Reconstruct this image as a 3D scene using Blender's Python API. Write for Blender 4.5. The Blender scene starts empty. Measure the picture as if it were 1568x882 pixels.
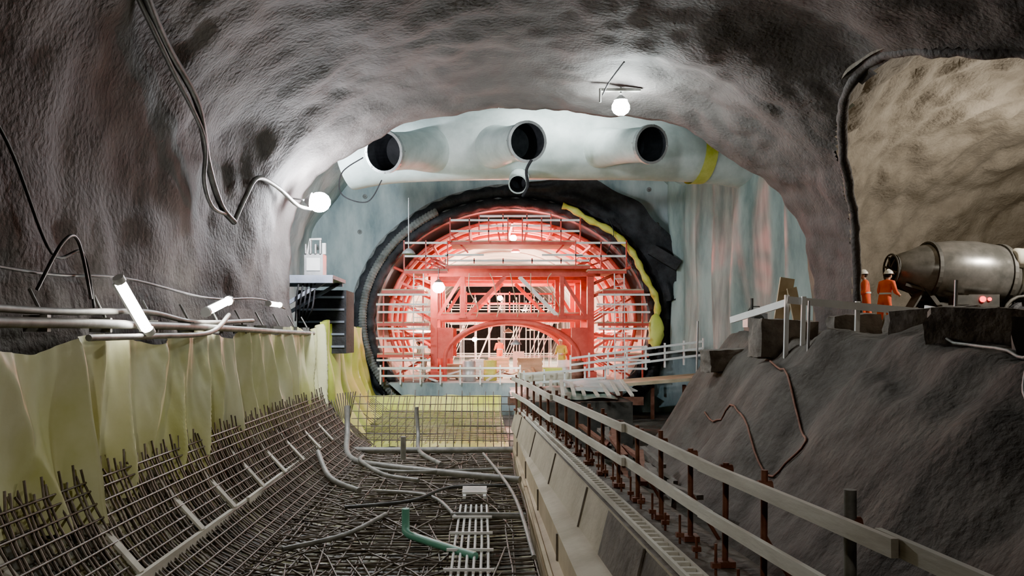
import bpy, math, random, bisect
from mathutils import Vector, Matrix, noise
random.seed(7)
CAMZ = 3.4   # camera height over the invert; geometry below is authored relative to eye level, lifted at the end
pi = math.pi

# ------------------------------------------------------------------ materials
def mk(name, c1, c2=None, scale=3.0, rough=.8, metal=0.0, bump=0.0, bscale=12.0, lo=.35, hi=.65, emis=None, es=0.0, stretch=(1,1,1), bdist=.05):
    m = bpy.data.materials.new(name); m.use_nodes = True
    nt = m.node_tree; n = nt.nodes; l = nt.links
    b = n['Principled BSDF']
    b.inputs['Base Color'].default_value = (*c1, 1)
    b.inputs['Roughness'].default_value = rough
    b.inputs['Metallic'].default_value = metal
    tc = n.new('ShaderNodeTexCoord'); mp = n.new('ShaderNodeMapping')
    mp.inputs['Scale'].default_value = stretch
    l.new(tc.outputs['Object'], mp.inputs['Vector'])
    if c2:
        t = n.new('ShaderNodeTexNoise'); t.inputs['Scale'].default_value = scale; t.inputs['Detail'].default_value = 6; t.inputs['Roughness'].default_value = .62
        l.new(mp.outputs['Vector'], t.inputs['Vector'])
        r = n.new('ShaderNodeValToRGB')
        r.color_ramp.elements[0].position = lo; r.color_ramp.elements[1].position = hi
        r.color_ramp.elements[0].color = (*c1, 1); r.color_ramp.elements[1].color = (*c2, 1)
        l.new(t.outputs['Fac'], r.inputs['Fac']); l.new(r.outputs['Color'], b.inputs['Base Color'])
    if bump:
        t2 = n.new('ShaderNodeTexNoise'); t2.inputs['Scale'].default_value = bscale; t2.inputs['Detail'].default_value = 6
        l.new(mp.outputs['Vector'], t2.inputs['Vector'])
        bp = n.new('ShaderNodeBump'); bp.inputs['Strength'].default_value = bump; bp.inputs['Distance'].default_value = bdist
        l.new(t2.outputs['Fac'], bp.inputs['Height']); l.new(bp.outputs['Normal'], b.inputs['Normal'])
    if emis:
        b.inputs['Emission Color'].default_value = (*emis, 1); b.inputs['Emission Strength'].default_value = es
    return m

M = {}
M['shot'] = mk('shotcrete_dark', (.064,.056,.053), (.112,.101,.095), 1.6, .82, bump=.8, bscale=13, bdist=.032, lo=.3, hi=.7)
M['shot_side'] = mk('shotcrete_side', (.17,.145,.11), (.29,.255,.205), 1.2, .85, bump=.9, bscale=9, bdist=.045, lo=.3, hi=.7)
M['shot_pale'] = mk('shotcrete_pale', (.17,.235,.25), (.43,.50,.50), 1.1, .7, bump=.6, bscale=4, stretch=(1,1,.35), lo=.32, hi=.64)
M['drape'] = mk('grey_drape', (.15,.21,.205), (.40,.47,.45), 1.4, .6, bump=.3, bscale=3, stretch=(1,1,.22))
M['lining'] = mk('tunnel_lining', (.48,.41,.39), (.60,.53,.51), .6, .8, bump=.2, bscale=3)  # white concrete; pinkish tint puts the red lamplight into the colour
M['mud'] = mk('muck', (.060,.050,.042), (.125,.109,.094), 1.3, .9, bump=.8, bscale=8, bdist=.05)
M['mudwet'] = mk('wet_ground', (.05,.045,.04), (.12,.11,.10), 1.2, .55, bump=.7, bscale=6)
M['blind'] = mk('blinding', (.085,.078,.056), (.56,.52,.33), 1.3, .5, bump=.4, bscale=6, lo=.45, hi=.57)
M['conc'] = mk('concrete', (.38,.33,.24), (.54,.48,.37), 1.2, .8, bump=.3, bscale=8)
M['concdk'] = mk('concrete_dark', (.11,.095,.082), (.215,.188,.16), 2, .9, bump=.8, bscale=6)
M['fabric'] = mk('membrane_pale', (.66,.66,.25), (.86,.84,.54), .5, .5, bump=.25, bscale=2.5, lo=.35, hi=.58)
M['fabricY'] = mk('membrane_yellow', (.52,.60,.05), (.72,.78,.20), .5, .45, bump=.3, bscale=2.5)
M['rebar'] = mk('rebar_steel', (.10,.083,.070), (.24,.205,.175), 6, .5, .4)
M['rust'] = mk('rusty_steel', (.14,.06,.04), (.24,.12,.085), 5, .7, .3)
M['steel'] = mk('steel_grey', (.35,.36,.36), (.5,.5,.5), 3, .45, .6)
M['pipe'] = mk('old_pipe', (.18,.18,.166), (.33,.32,.295), 4, .55, .3)
M['conduit'] = mk('conduit_dark', (.05,.05,.05), (.13,.13,.125), 5, .5, .1)
M['wood'] = mk('plank_wood', (.50,.46,.38), (.74,.71,.62), 3, .75, bump=.2, stretch=(1,.2,1))
M['plywood'] = mk('plywood', (.42,.33,.21), (.60,.50,.34), 1.5, .7)
M['white'] = mk('white_paint', (.78,.78,.75), (.9,.9,.88), 2, .5)
M['duct'] = mk('duct_white', (.46,.52,.50), (.68,.73,.71), 1.2, .55, bump=.15, bscale=3)
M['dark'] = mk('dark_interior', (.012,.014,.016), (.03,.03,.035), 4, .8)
M['rubber'] = mk('black_rubber', (.013,.013,.015), (.035,.035,.04), 3, .75, bump=.5)
M['red'] = mk('red_steel', (.50,.045,.030), (.66,.105,.075), 2, .5)
M['yellow'] = mk('yellow_strip', (.54,.54,.06), (.70,.68,.16), 3, .55)
M['ring'] = mk('grey_ring', (.11,.115,.11), (.24,.25,.24), 3, .75, bump=.5)
M['orange'] = mk('orange_workwear', (.90,.10,.03), (.98,.17,.05), 5, .8)
M['silver'] = mk('reflective_tape', (.75,.77,.75), rough=.3)
M['helmet'] = mk('helmet_white', (.85,.83,.76), rough=.3)
M['skin'] = mk('skin', (.50,.30,.21), rough=.6)
M['hair'] = mk('hair', (.03,.02,.015), rough=.8)
M['drum'] = mk('drum_steel', (.13,.13,.12), (.26,.25,.235), 2, .28, .6)
M['cream'] = mk('cream_paint', (.55,.52,.42), (.66,.63,.52), 2, .45)
M['chassis'] = mk('chassis_dark', (.04,.04,.036), (.09,.085,.075), 3, .6)
M['green'] = mk('green_pvc', (.16,.42,.32), (.22,.50,.38), 3, .4)
M['tarp'] = mk('tarp_green', (.22,.36,.30), (.45,.5,.45), 1.5, .5)
M['blue'] = mk('blue_grey', (.20,.23,.30), (.32,.35,.42), 2, .6)

def emat(name, col, s):
    return mk(name, col, emis=col, es=s)

# ------------------------------------------------------------------ mesh builder
class MB:
    def __init__(s): s.v=[]; s.f=[]; s.m=[]; s.sm=[]
    def add(s, vs, fs, mi=0, smooth=False):
        o=len(s.v); s.v += [tuple(a) for a in vs]
        for f in fs: s.f.append(tuple(i+o for i in f)); s.m.append(mi); s.sm.append(smooth)
    def hexa(s, c, ax, ay, az, mi=0):
        vs=[c+ax*i+ay*j+az*k for k in(-1,1) for j in(-1,1) for i in(-1,1)]
        s.add(vs,[(0,2,3,1),(4,5,7,6),(0,1,5,4),(2,6,7,3),(0,4,6,2),(1,3,7,5)],mi)
    def box(s,x,y,z,sx,sy,sz,mi=0,rz=0,rx=0,ry=0):
        R=Matrix.Rotation(rz,3,'Z')@Matrix.Rotation(rx,3,'X')@Matrix.Rotation(ry,3,'Y')
        s.hexa(Vector((x,y,z)),R@Vector((sx/2,0,0)),R@Vector((0,sy/2,0)),R@Vector((0,0,sz/2)),mi)
    def beam(s,p,q,w=.1,h=.1,mi=0):
        p=Vector(p);q=Vector(q);d=q-p;L=d.length
        if L<1e-5:return
        t=d/L;up=Vector((0,0,1)) if abs(t.z)<.95 else Vector((0,1,0))
        sd=t.cross(up).normalized();up=sd.cross(t)
        s.hexa((p+q)/2,t*L/2,sd*w/2,up*h/2,mi)
    def tube(s,pts,r,mi=0,n=8,caps=True,smooth=True):
        pts=[Vector(p) for p in pts];N=len(pts)
        rr=r if isinstance(r,(list,tuple)) else [r]*N
        vs=[];prev=None
        for i,p in enumerate(pts):
            t=(pts[min(i+1,N-1)]-pts[max(i-1,0)])
            if t.length<1e-7: t=Vector((0,0,1))
            t.normalize()
            if prev is None:
                a=Vector((0,0,1)) if abs(t.z)<.9 else Vector((1,0,0))
                nrm=t.cross(a).normalized()
            else:
                nrm=prev-t*prev.dot(t)
                nrm = nrm.normalized() if nrm.length>1e-6 else t.orthogonal().normalized()
            prev=nrm;b=t.cross(nrm)
            for k in range(n):
                a=2*pi*k/n; vs.append(p+(nrm*math.cos(a)+b*math.sin(a))*rr[i])
        fs=[]
        for i in range(N-1):
            for k in range(n):
                fs.append((i*n+k,i*n+(k+1)%n,(i+1)*n+(k+1)%n,(i+1)*n+k))
        s.add(vs,fs,mi,smooth)
        if caps:
            s.add(vs[:n],[tuple(range(n-1,-1,-1))],mi); s.add(vs[-n:],[tuple(range(n))],mi)
    def rev(s,p,d,prof,mi=0,n=28,smooth=False):
        p=Vector(p);d=Vector(d).normalized();a=d.orthogonal().normalized();b=d.cross(a)
        vs=[p+d*t+(a*math.cos(2*pi*k/n)+b*math.sin(2*pi*k/n))*r for t,r in prof for k in range(n)]
        fs=[(i*n+k,i*n+(k+1)%n,(i+1)*n+(k+1)%n,(i+1)*n+k) for i in range(len(prof)-1) for k in range(n)]
        s.add(vs,fs,mi,smooth)
    def grid(s,fn,nu,nv,mi=0,smooth=True,keep=None,closeu=False):
        vs=[fn(i/(nu if closeu else nu-1),j/(nv-1)) for j in range(nv) for i in range(nu)]
        fs=[]
        for j in range(nv-1):
            for i in range(nu if closeu else nu-1):
                i2=(i+1)%nu
                f=(j*nu+i,j*nu+i2,(j+1)*nu+i2,(j+1)*nu+i)
                if keep:
                    c=sum((Vector(vs[a]) for a in f),Vector())/4
                    if not keep(c): continue
                fs.append(f)
        s.add(vs,fs,mi,smooth)
    def sphere(s,c,r,mi=0,nu=16,nv=10,sc=(1,1,1),half=False):
        c=Vector(c)
        def fn(u,v):
            th=(pi/2 if half else pi)*v; a=2*pi*u
            return c+Vector((r*sc[0]*math.sin(th)*math.cos(a),r*sc[1]*math.sin(th)*math.sin(a),r*sc[2]*math.cos(th)))
        s.grid(fn,nu,nv,mi,closeu=True)
    def build(s,name,mats,parent=None,loc=None):
        me=bpy.data.meshes.new(name); me.from_pydata(s.v,[],s.f)
        for m in mats: me.materials.append(M[m] if isinstance(m,str) else m)
        me.polygons.foreach_set('material_index',s.m); me.polygons.foreach_set('use_smooth',s.sm)
        me.update()
        o=bpy.data.objects.new(name,me); bpy.context.scene.collection.objects.link(o)
        if parent: o.parent=parent
        if loc: o.location=loc
        return o
def empty(name,loc=(0,0,0),rz=0):
    e=bpy.data.objects.new(name,None); e.location=loc; e.rotation_euler=(0,0,rz)
    bpy.context.scene.collection.objects.link(e); return e
def nz(x,y=0,z=0): return noise.noise(Vector((x,y,z)))
def cat3(P,k):
    out=[];P=[Vector(p) for p in P]
    for i in range(len(P)-1):
        p0=P[max(i-1,0)];p1=P[i];p2=P[i+1];p3=P[min(i+2,len(P)-1)]
        for j in range(k):
            t=j/k; out.append(.5*((2*p1)+(p2-p0)*t+(2*p0-5*p1+4*p2-p3)*t*t+(3*p1-p0-3*p2+p3)*t**3))
    out.append(P[-1]); return out

# ------------------------------------------------------------------ main cavern vault
SEC=[(-4.3,-3.6),(-4.45,-2),(-4.55,-.5),(-4.65,1),(-4.62,2.2),(-4.3,3.3),(-3.6,4.25),(-2.6,4.95),(-1.4,5.35),(0.2,5.6),(1.8,5.6),(3.2,5.42),(4.5,5.1),(5.4,4.72),(6.3,4.15),(7.1,3.45),(7.7,2.6),(8.0,1.6),(8.15,.5),(8.2,-1),(8.2,-3.6)]
fine=cat3([(x,z,0) for x,z in SEC],20); fine=[Vector((p.x,p.y)) for p in fine]
acc=[0]
for a,b in zip(fine,fine[1:]): acc.append(acc[-1]+(b-a).length)
def sec(u):
    L=u*acc[-1]
    i=min(max(bisect.bisect_right(acc,L)-1,0),len(fine)-2)
    t=(L-acc[i])/max(acc[i+1]-acc[i],1e-9)
    p=fine[i].lerp(fine[i+1],t); d=(fine[min(i+6,len(fine)-1)]-fine[max(i-5,0)]).normalized()
    return p,Vector((d.y,-d.x))
def disp(x,y,z):
    return (.20*nz(x*.35,y*.35,z*.35)+.08*nz(x*.8+5,y*.8,z*.8)+.07*abs(nz(x*1.4,y*1.1+3,z*1.4))+.026*nz(x*3.0,y*2.4,z*3.0))
YEND=20.0
def vault(u,y):
    p,n=sec(u)
    d=disp(p.x,y,p.y)*1.2
    d+= .06*math.sin(y*1.3+.6*math.sin(y*.5)+2*nz(u*6))
    return Vector((p.x+n.x*d,y,p.y+n.y*d))
def u_at(z):   # arc parameter on the right-hand side at height z
    lo,hi=.56,1.0
    for _ in range(30):
        m=(lo+hi)/2
        if sec(m)[0].y>z: lo=m
        else: hi=m
    return lo
HC,HA,HH=13.2,4.9,4.3
def inhole(c):
    if c.x<4.5: return False
    t=(c.y-HC)/HA
    if abs(t)>=1: return False
    return c.z < HH*math.sqrt(1-t*t)
def shellpart(name,u0,u1,nu,ny=190):
    mb=MB()
    def fn(a,b):
        u=u0+(u1-u0)*a
        if b>.985:   # outward return behind the rim
            p=vault(u,YEND+.16*nz(u*24)+.1*nz(u*70)); k=(b-.985)/.015
            g=.5 if u<.60 else .5-.46*min(1,(u-.60)/.05)
            return Vector((1.7+(p.x-1.7)*(1+g*k),p.y+.25*min(k*3,1),-1+(p.z+1)*(1+g*k)))
        y=-6+(YEND+6)*b/.985
        e=(.16*nz(u*24)+.1*nz(u*70))*max(0,(y-18.5)/1.5)
        return vault(u,y+e)
    mb.grid(fn,nu,ny,0,keep=lambda c: not inhole(c))
    if u1==1:   # rolled shotcrete lip round the side opening
        P=[];R=[]
        for k in range(121):
            th=pi*k/120; y=HC-(HA+.0)*math.cos(th); z=(HH+.0)*math.sin(th)-(.6*(1-math.sin(th))**3)
            q=vault(u_at(z),y); q.x+=.07
            P.append(q); R.append(.09+.03*nz(k*.3,2)+.02*nz(k*.9))
        mb.tube(P,R,0,12,False)
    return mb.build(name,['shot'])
shellpart('wall_left',0,.30,64)
shellpart('ceiling',.30,.66,90)
shellpart('wall_right',.66,1,110,330)

# side chamber lofted off the opening
def lerp3(a,b,c,t):
    return (1-t)**2*Vector(a)+2*t*(1-t)*Vector(b)+t*t*Vector(c)
def side(s,t):
    th=pi*s
    Nn=lerp3((8.25,8.1,0),(12,5.5,0),(27,15,0),t); Ff=lerp3((8.25,18.3,0),(9.5,33,0),(27,33,0),t)
    H=4.42+3.0*min(1,t*3.2)
    a=(1-math.cos(th))/2
    ex=1-.45*min(1,t*5)
    p=Nn.lerp(Ff,a); z=H*math.sin(th)**ex if 0<s<1 else 0
    p.z=z
    if t<.25:
        k=1-t/.25
        p.x+= (vault(u_at(min(z,4.5)),min(p.y,19.9)).x+.08-8.25)*k
    q=Vector((p.x+20,p.y,p.z))
    d=(disp(q.x,q.y,q.z)*1.6+.55*abs(nz(q.x*.6,q.y*.6,q.z*.6))+.22*abs(nz(q.x*1.3,q.y*1.3,q.z*1.3)))*min(1,t*8)
    c=Nn.lerp(Ff,.5); dv=(c-p); dv.z=-p.z
    if dv.length>0: dv.normalize()
    return p+dv*(d-.12*min(1,t*10))
mb=MB()
mb.grid(side,150,170,0)
mb.grid(lambda s,t: (lambda q: Vector((q.x,q.y,q.z-1.5*s)))(side(1,t)),2,80,0)
mb.grid(lambda s,t: (lambda q: Vector((q.x,q.y,q.z-1.5*s)))(side(0,t)),2,80,0)
mb.grid(lambda s,t: Vector((27,15+18*s,-1.5+9.5*t)),8,6,0)
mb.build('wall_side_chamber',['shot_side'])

# ------------------------------------------------------------------ back chamber shell and headwall
mb=MB()
def bc(u,b):
    p,n=sec(u); y=20.1+15.6*b
    q=Vector((1.7+(p.x-1.7)*1.42,y,-1+(p.y+1)*1.42)); d=disp(q.x,y+40,q.z)*1.6
    return Vector((q.x+n.x*d,y,q.z+n.y*d))
mb.grid(bc,90,60,0,keep=lambda c: c.x<9.2 or c.y>27 )
mb.build('wall_back_chamber',['shot_pale'])
CX,CZ,RX,RZ=1.22,.7,5.78,4.7
mb=MB()
def hwp(u,v):
    a=2*pi*u; k=v**1.2
    ex=RX*(1.0)+ (9.5)*k; ez=RZ*1.0+7.0*k
    x=CX+ex*math.cos(a);z=CZ+ez*math.sin(a)
    return Vector((x,35-.7*disp(x*1.3,9,z*1.1)-.06*nz(x*2.2,z*.5)-.9*k*k,z))
mb.grid(hwp,180,44,0,closeu=True)
for u,v in ((.02,.35),(.05,.3),(.08,.45),(.11,.3),(.03,.55),(.14,.42),(.40,.3),(.43,.42),(.46,.28),(.49,.4),(.37,.42)):
    p=hwp(u,v); mb.rev(p,(0,-1,0),[(-.05,.1),(.04,.1),(.05,.03),(.14,.03),(.14,.001)],1,12)
mb.build('wall_back',['shot_pale','ring'])
mb=MB()
def dr(u,v):
    u*=.87
    x=8.1+1.5*u;y=34.7-14.2*u;z=-.6+8.2*v
    f=.17*math.sin(u*44+3*nz(u*7,v*1.2))+.14*nz(u*25,v*1.5)+.3*nz(u*5,v*2)
    return Vector((x-.98*f,y-.12*f,z))
mb.grid(dr,220,30,0)
mb.build('sheet_curtain',['drape'])

# ------------------------------------------------------------------ tunnel bore
mb=MB()
def bore(u,v):
    a=2*pi*u;y=34.9+45*v
    return Vector((CX+(RX-.02*nz(y,a*3))*math.cos(a),y,CZ+RZ*math.sin(a)))
mb.grid(bore,72,60,0,closeu=True)
for y in range(44,80,4):
    mb.tube([(CX+(RX-.03)*math.cos(a*pi/24),y,CZ+(RZ-.03)*math.sin(a*pi/24)) for a in range(0,49)],.06,0,6,False)
mb.grid(lambda u,v: Vector((CX-6+12*u,79.5,CZ-5+10*v)),2,2,1)
mb.build('tunnel_lining',['lining','dark'])
mb=MB()
sl=[(-3.9,-1.93),(6.3,-1.93),(5.0,-3.1),(3.0,-3.7),(-.6,-3.7),(-2.6,-3.1)]
vs=[(x,y,z) for y in(33.6,79) for x,z in sl]
mb.add(vs,[tuple(range(6)),tuple(range(11,5,-1))]+[(i,(i+1)%6,6+(i+1)%6,6+i) for i in range(6)],0)
mb.build('tunnel_deck_slab',['shot_pale'])

def ell(a,rx,rz,y): return (CX+rx*math.cos(a),y,CZ+rz*math.sin(a))
mb=MB()
for rx,y,r,mi in((6.0,34.55,.22,0),(6.5,34.7,.26,0)):
    n=260; pts=[ell(2*pi*i/n,rx,rx-1.1,y) for i in range(n+1)]
    rr=[r*(1+.16*math.sin(i*1.25)) for i in range(n+1)]
    mb.tube(pts,rr,mi,10,False)
mb.grid(lambda u,v: Vector(ell(2*pi*u,5.75+1.1*v,4.68+1.05*v,34.75+.12*math.sin(u*90)*v)),180,4,1,closeu=True)
n=200
pts=[ell(math.radians(120+130*i/n),6.28,5.2,34.3) for i in range(n+1)]
mb.tube(pts,[.15*(1+.22*(i%2)) for i in range(n+1)],1,8,True,False)
def flap(u,v):
    a=math.radians(8+78*u); k=1.0*v*(.35+.75*math.sin(pi*u)**.7+.3*nz(u*6,2))
    return Vector(ell(a,6.4+1.4*k,5.3+1.1*k,34.35-.25*nz(u*9,v*3)-.15*v))
mb.grid(flap,60,10,0)
mb.beam((7.0,34.2,3.6),(8.1,34.0,2.9),.5,.45,0)
pts=[ell(math.radians(a),5.97+.1*math.sin(a*.2),4.97+.06*math.sin(a*.3),34.1) for a in range(-12,72,2)]
mb.tube(pts,[.13+.035*math.sin(i*1.7) for i in range(len(pts))],2,8)
mb.build('tunnel_seal_ring',['rubber','ring','yellow'])
mb=MB()
def bag(u,v):
    a=2*pi*u; r=.32*math.sin(pi*v)**.5*(1+.25*nz(u*5,v*4))
    return Vector((7.15+r*math.cos(a),34.0+r*.6*math.sin(a),-.55+1.5*v))
mb.grid(bag,20,14,0,closeu=True)
mb.build('hanging_membrane_roll',['fabricY'])

# ------------------------------------------------------------------ ground
mb=MB()
mb.grid(lambda u,v: Vector((-9+38*u,-3+38.4*v,-3.25+.05*nz(u*38,v*38))),60,60,0)
mb.build('floor',['mudwet'])
PROF=[(0.7,-2.95),(-.6,-3.03),(-1.7,-3.03),(-2.6,-2.96),(-3.2,-2.78),(-3.65,-2.42),(-3.95,-2.0),(-4.15,-1.55)]
pf=cat3([(x,z,0) for x,z in PROF],8)
def prof(s):
    i=min(int(s*(len(pf)-1)),len(pf)-2);t=s*(len(pf)-1)-i
    p=pf[i].lerp(pf[i+1],t); return Vector((p.x,p.y))
mb=MB()
mb.grid(lambda u,v:(lambda p:Vector((p.x-.02,-2+23.8*v,p.y-.13+.03*nz(p.x*2,v*40))))(prof(u)),40,120,0)
mb.build('invert_blinding',['blind'])
def sst(t): t=max(0,min(1,t)); return t*t*(3-2*t)
def bankz(x,y):
    toe=3.35+.028*y+.35*nz(y*.35,7)
    if y>21: toe+= (y-21)*.42
    w=2.5+.4*nz(y*.5,1)
    t=(x-toe)/w
    h=-3.2+3.22*(.55*sst(t)+.45*min(1,max(0,t))**.8)
    if y<13: h-= .35*sst((13-y)/5)*sst(t)
    # a bench near the top of the slope
    h-= .20*math.exp(-((t-.86)/.10)**2)
    amp=.35+.65*sst(t*4)
    bump=.24*nz(x*.6,y*.6)+.12*nz(x*1.4,y*1.4,4)+.045*nz(x*3.1,y*3.1,2)+.018*nz(x*7,y*7)
    flat=sst((x-8)/2.5)
    return h+bump*amp*(1-.8*flat)+.04*flat
mb=MB()
mb.grid(lambda u,v:(lambda x,y:Vector((x,y,bankz(x,y))))(2.9+24.0*u**1.7,1+31*v**1.1),230,290,0)
mb.build('muck_bank',['mud'])

def block(name,x,y,z,sx,sy,sz,rz,seed,mat='concdk'):
    mb=MB(); n=9
    def face(o,a,b):
        def fn(u,v):
            p=Vector(o)+Vector(a)*u+Vector(b)*v
            q=p.lerp(p.normalized()*1.15,.10)
            d=1+.10*nz(q.x*1.7+seed,q.y*1.7,q.z*1.7)+.05*nz(q.x*5+seed,q.y*5,q.z*5)
            q*=d
            return Vector((q.x*sx/2,q.y*sy/2,q.z*sz/2))
        mb.grid(fn,n,n,0)
    face((-1,-1,-1),(2,0,0),(0,0,2));face((1,1,-1),(-2,0,0),(0,0,2));face((-1,1,-1),(0,-2,0),(0,0,2));face((1,-1,-1),(0,2,0),(0,0,2));face((-1,-1,1),(2,0,0),(0,2,0));face((-1,1,-1),(2,0,0),(0,-2,0))
    o=mb.build(name,[mat],loc=(x,y,z)); o.rotation_euler=(0.05*math.sin(seed),.06*math.cos(seed),rz); return o
B=[(6.1,16.7,1.2,.6,.8,.1),(7.3,16.1,.9,.5,.75,-.1),(7.85,15.0,.8,.6,.75,.4),(7.35,13.3,1.3,.6,.6,-.7),(6.95,11.3,1.4,.6,.7,-.75),(8.0,11.8,1.2,.7,.6,.5),(7.0,9.5,1.4,.6,.8,-.7),(5.6,19.0,1.0,.5,.5,.2)]
for i,(x,y,sx,sy,sz,rz) in enumerate(B):
    block('concrete_block',x,y,bankz(x,y)+sz*.10,sx,sy,sz,rz,i*3.1)

# ------------------------------------------------------------------ concrete kerb wall with formwork
def wl(y): return 1.80-.0455*y
def fx(y): return 2.48-.0815*y
mb=MB()
ys=[2.5+18.8*i/20 for i in range(21)]
for a,b in zip(ys,ys[1:]):
    def s_(y): return [(.76,y,-3.2),(.76,y,-2.92),(.76+.33*(wl(y)-.76),y,-2.85),(.76+.33*(wl(y)-.76),y,-2.5),(wl(y)-.12,y,-2.42),(wl(y),y,-1.93),(wl(y),y,-1.9),(fx(y)+.35,y,-1.9),(fx(y)+.35,y,-3.2)]
    A=s_(a);Bq=s_(b)
    for i in range(8):
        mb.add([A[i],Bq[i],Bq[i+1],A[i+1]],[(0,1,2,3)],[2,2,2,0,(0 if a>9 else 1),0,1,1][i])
mb.add([(.76,21.3,-3.2),(.84,21.3,-1.9),(1.15,21.3,-1.9),(1.15,21.3,-3.2)],[(0,1,2,3)],0)
for y in (4.4,7.4,10.4,13.4,16.4,19.4):
    mb.box(.76+.33*(wl(y)-.76)-.01,y,-2.68,.03,.03,.34,1)
    mb.beam((wl(y)-.13,y,-2.42),(wl(y)-.01,y,-1.92),.02,.03,1)
mb.beam((.80,3,-2.90),(.80,21.2,-2.90),.05,.09,2)
mb.build('concrete_kerb_wall',['conc','concdk','plywood'])
mb=MB()
for side_ in (0,.16):
    mb.beam((wl(3)+.06+side_,3,-1.86),(wl(21)+.02+side_*.5,21,-1.86),.03,.05,0)
y=3.0
while y<21:
    mb.box(wl(y)+.13,y,-1.855,.14,.05,.03,0); y+=.16
mb.build('perforated_waler',['wood'])

mb=MB()
def rail(z,w=.04,h=.10,y0=1.6,y1=21.2,dx=0):
    ys=[y0,4.3,7,9.8,12.5,15,18,y1]
    for i,(a,b) in enumerate(zip(ys,ys[1:])):
        o=.02*math.sin(i*2.3); dxx=dx-.03*(i%2)
        mb.beam((fx(a)+dxx,a-.12,z+o),(fx(b)+dxx,b+.12,z+.02*math.sin(i*2.3+2.3)),w,h,0)
rail(-1.10);rail(-1.50)
ys=[4.8,6.0,6.75,7.6,8.5,9.4,10.3,11.2,12.1,13.0,13.9,14.8,15.8,16.8,17.8,18.8,19.8,20.8]
for i,y in enumerate(ys):
    big=(i==0)
    top=-.9 if big else -1.02+.04*math.sin(i*1.9)
    mb.tube([(fx(y)+.06,y,-2.0),(fx(y)+.06+.01*math.sin(i),y,top)],.038 if big else .026,1 if not big else 2,8)
    mb.tube([(fx(y)+.02,y,-1.1),(fx(y)+.12,y,-1.1)],.045,1,8)
    if i%2: mb.tube([(fx(y)+.06,y,-1.45),(fx(y)+.34,y+.05,-1.9)],.018,1,6)
    mb.box(fx(y)+.06,y,-1.87,.14,.14,.05,1)
mb.build('guard_rail',['wood','rust','pipe'])
mb=MB()
for i in range(34):
    y=4+.5*i; x=wl(y)+.34
    if x>fx(y)+.3: x=fx(y)+.2
    mb.tube([(x,y,-1.9),(x,y,-1.68+.05*math.sin(i*3))],.012,0,6)
    mb.box(x,y,-1.82,.07,.05,.04,0)
mb.build('tie_rod_brackets',['rust'])

# ------------------------------------------------------------------ rebar
mb=MB()
y=5.0;i=0
while y<21:
    jx=.03*math.sin(i*5)
    mb.tube([(prof(s).x,y+jx+.03*math.sin(s*9+i),prof(s).y) for s in [k/14 for k in range(15)]]+[(-4.2,y+.02*math.sin(i*3),-1.38+.07*math.sin(i*2.7))],.014,0,5,False)
    y+=.17;i+=1
y=5.0;i=0
while y<21:
    pts=[prof(s) for s in (.52,.62,.72,.82,.91,1)]
    mb.tube([(p.x+.16,y+.03*math.sin(i*4+k),p.y+.06) for k,p in enumerate(pts)]+[(-4.02,y+.04*math.sin(i*1.3),-1.34+.08*math.sin(i*3.7))],.013,0,5,False)
    y+=.115;i+=1
for k in range(26):
    s=k/25; p=prof(s)
    mb.tube([(p.x+.03*math.sin(k+yy),yy,p.y+.025+.012*math.sin(k*3+yy)) for yy in range(4,22)],.013,0,5,False)
for k in range(14):
    s=.5+.5*k/13; p=prof(s)
    mb.tube([(p.x+.17,yy,p.y+.08) for yy in range(4,22)],.012,0,5,False)
for k in range(150):
    y=7+13.5*random.random(); x=-2.9+3.2*random.random(); a=random.uniform(-.7,.7)+(pi/2 if k%2 else 0); L=random.uniform(.5,1.6)
    dx=math.cos(a)*L;dy=math.sin(a)*L
    if x+dx>.6 or x-dx<-3.2: continue
    mb.tube([(x-dx,y-dy,-2.9+.03),(x+.04,y,-2.82+.05*random.random()),(x+dx,y+dy,-2.9+.06)],.013,0,5,False)
x=-2.9
while x<.6:
    mb.tube([(x+.02*math.sin(yy*2+x),yy,-2.86+.02*math.sin(x*9+yy)) for yy in range(5,21)],.014,0,5,False); x+=.27
y=5.2
while y<20.5:
    mb.tube([(-3.1,y,-2.74),(-2.4,y+.02,-2.86),(.62,y+.06*math.sin(y*7),-2.84)],.014,0,5,False); y+=.33
mb.build('rebar_invert_mat',['rebar'])
mb=MB()
for k in range(20):
    x=-3.3+.21*k
    mb.tube([(x,21.5,-3.0),(x+.02*math.sin(k),21.6,-2.2),(x,22.0,-1.55+.1*math.sin(k*2))],.012,0,5,False)
for k in range(8):
    z=-2.95+.19*k
    mb.tube([(-3.5,21.5+.06*k,z),(-1.5,21.52+.05*k,z+.02*math.sin(k*2)),(.8,21.5+.05*k,z)],.012,0,5,False)
for k in range(22):
    x=-3.6+.2*k
    mb.tube([(x,22.5,-2.92),(x,27,-2.87),(x,30,-2.82),(x,31.5,-2.3)],.013,0,5,False)
for k in range(24):
    y=22.4+.38*k
    mb.tube([(-4.2,y,-2.35),(-3.6,y,-2.82),(0.7,y,-2.87)],.013,0,5,False)
for k in range(14):
    y=20.3+.12*k
    mb.tube([(-3.2+.02*k,y,-2.9),(-3.6,y+.1,-2.3),(-4.1+.05*k,y+.3,-1.5)],.016,0,5,False)
mb.build('rebar_stop_end_mesh',['rebar'])

mb=MB()
mb.beam((-3.38,5.5,-2.42),(-3.45,12,-2.42),.05,.11,0); mb.beam((-3.42,11.9,-2.40),(-3.62,20,-2.42),.05,.11,0)
for i,y in enumerate([6.6,8.2,10.0,11.3,12.8,14.2,15.6,17.2,18.6]):
    mb.beam((-3.42,y,-2.36),(-3.98,y+.05,-1.78),.10,.03,0)
mb.build('haunch_planks',['wood'])

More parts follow.
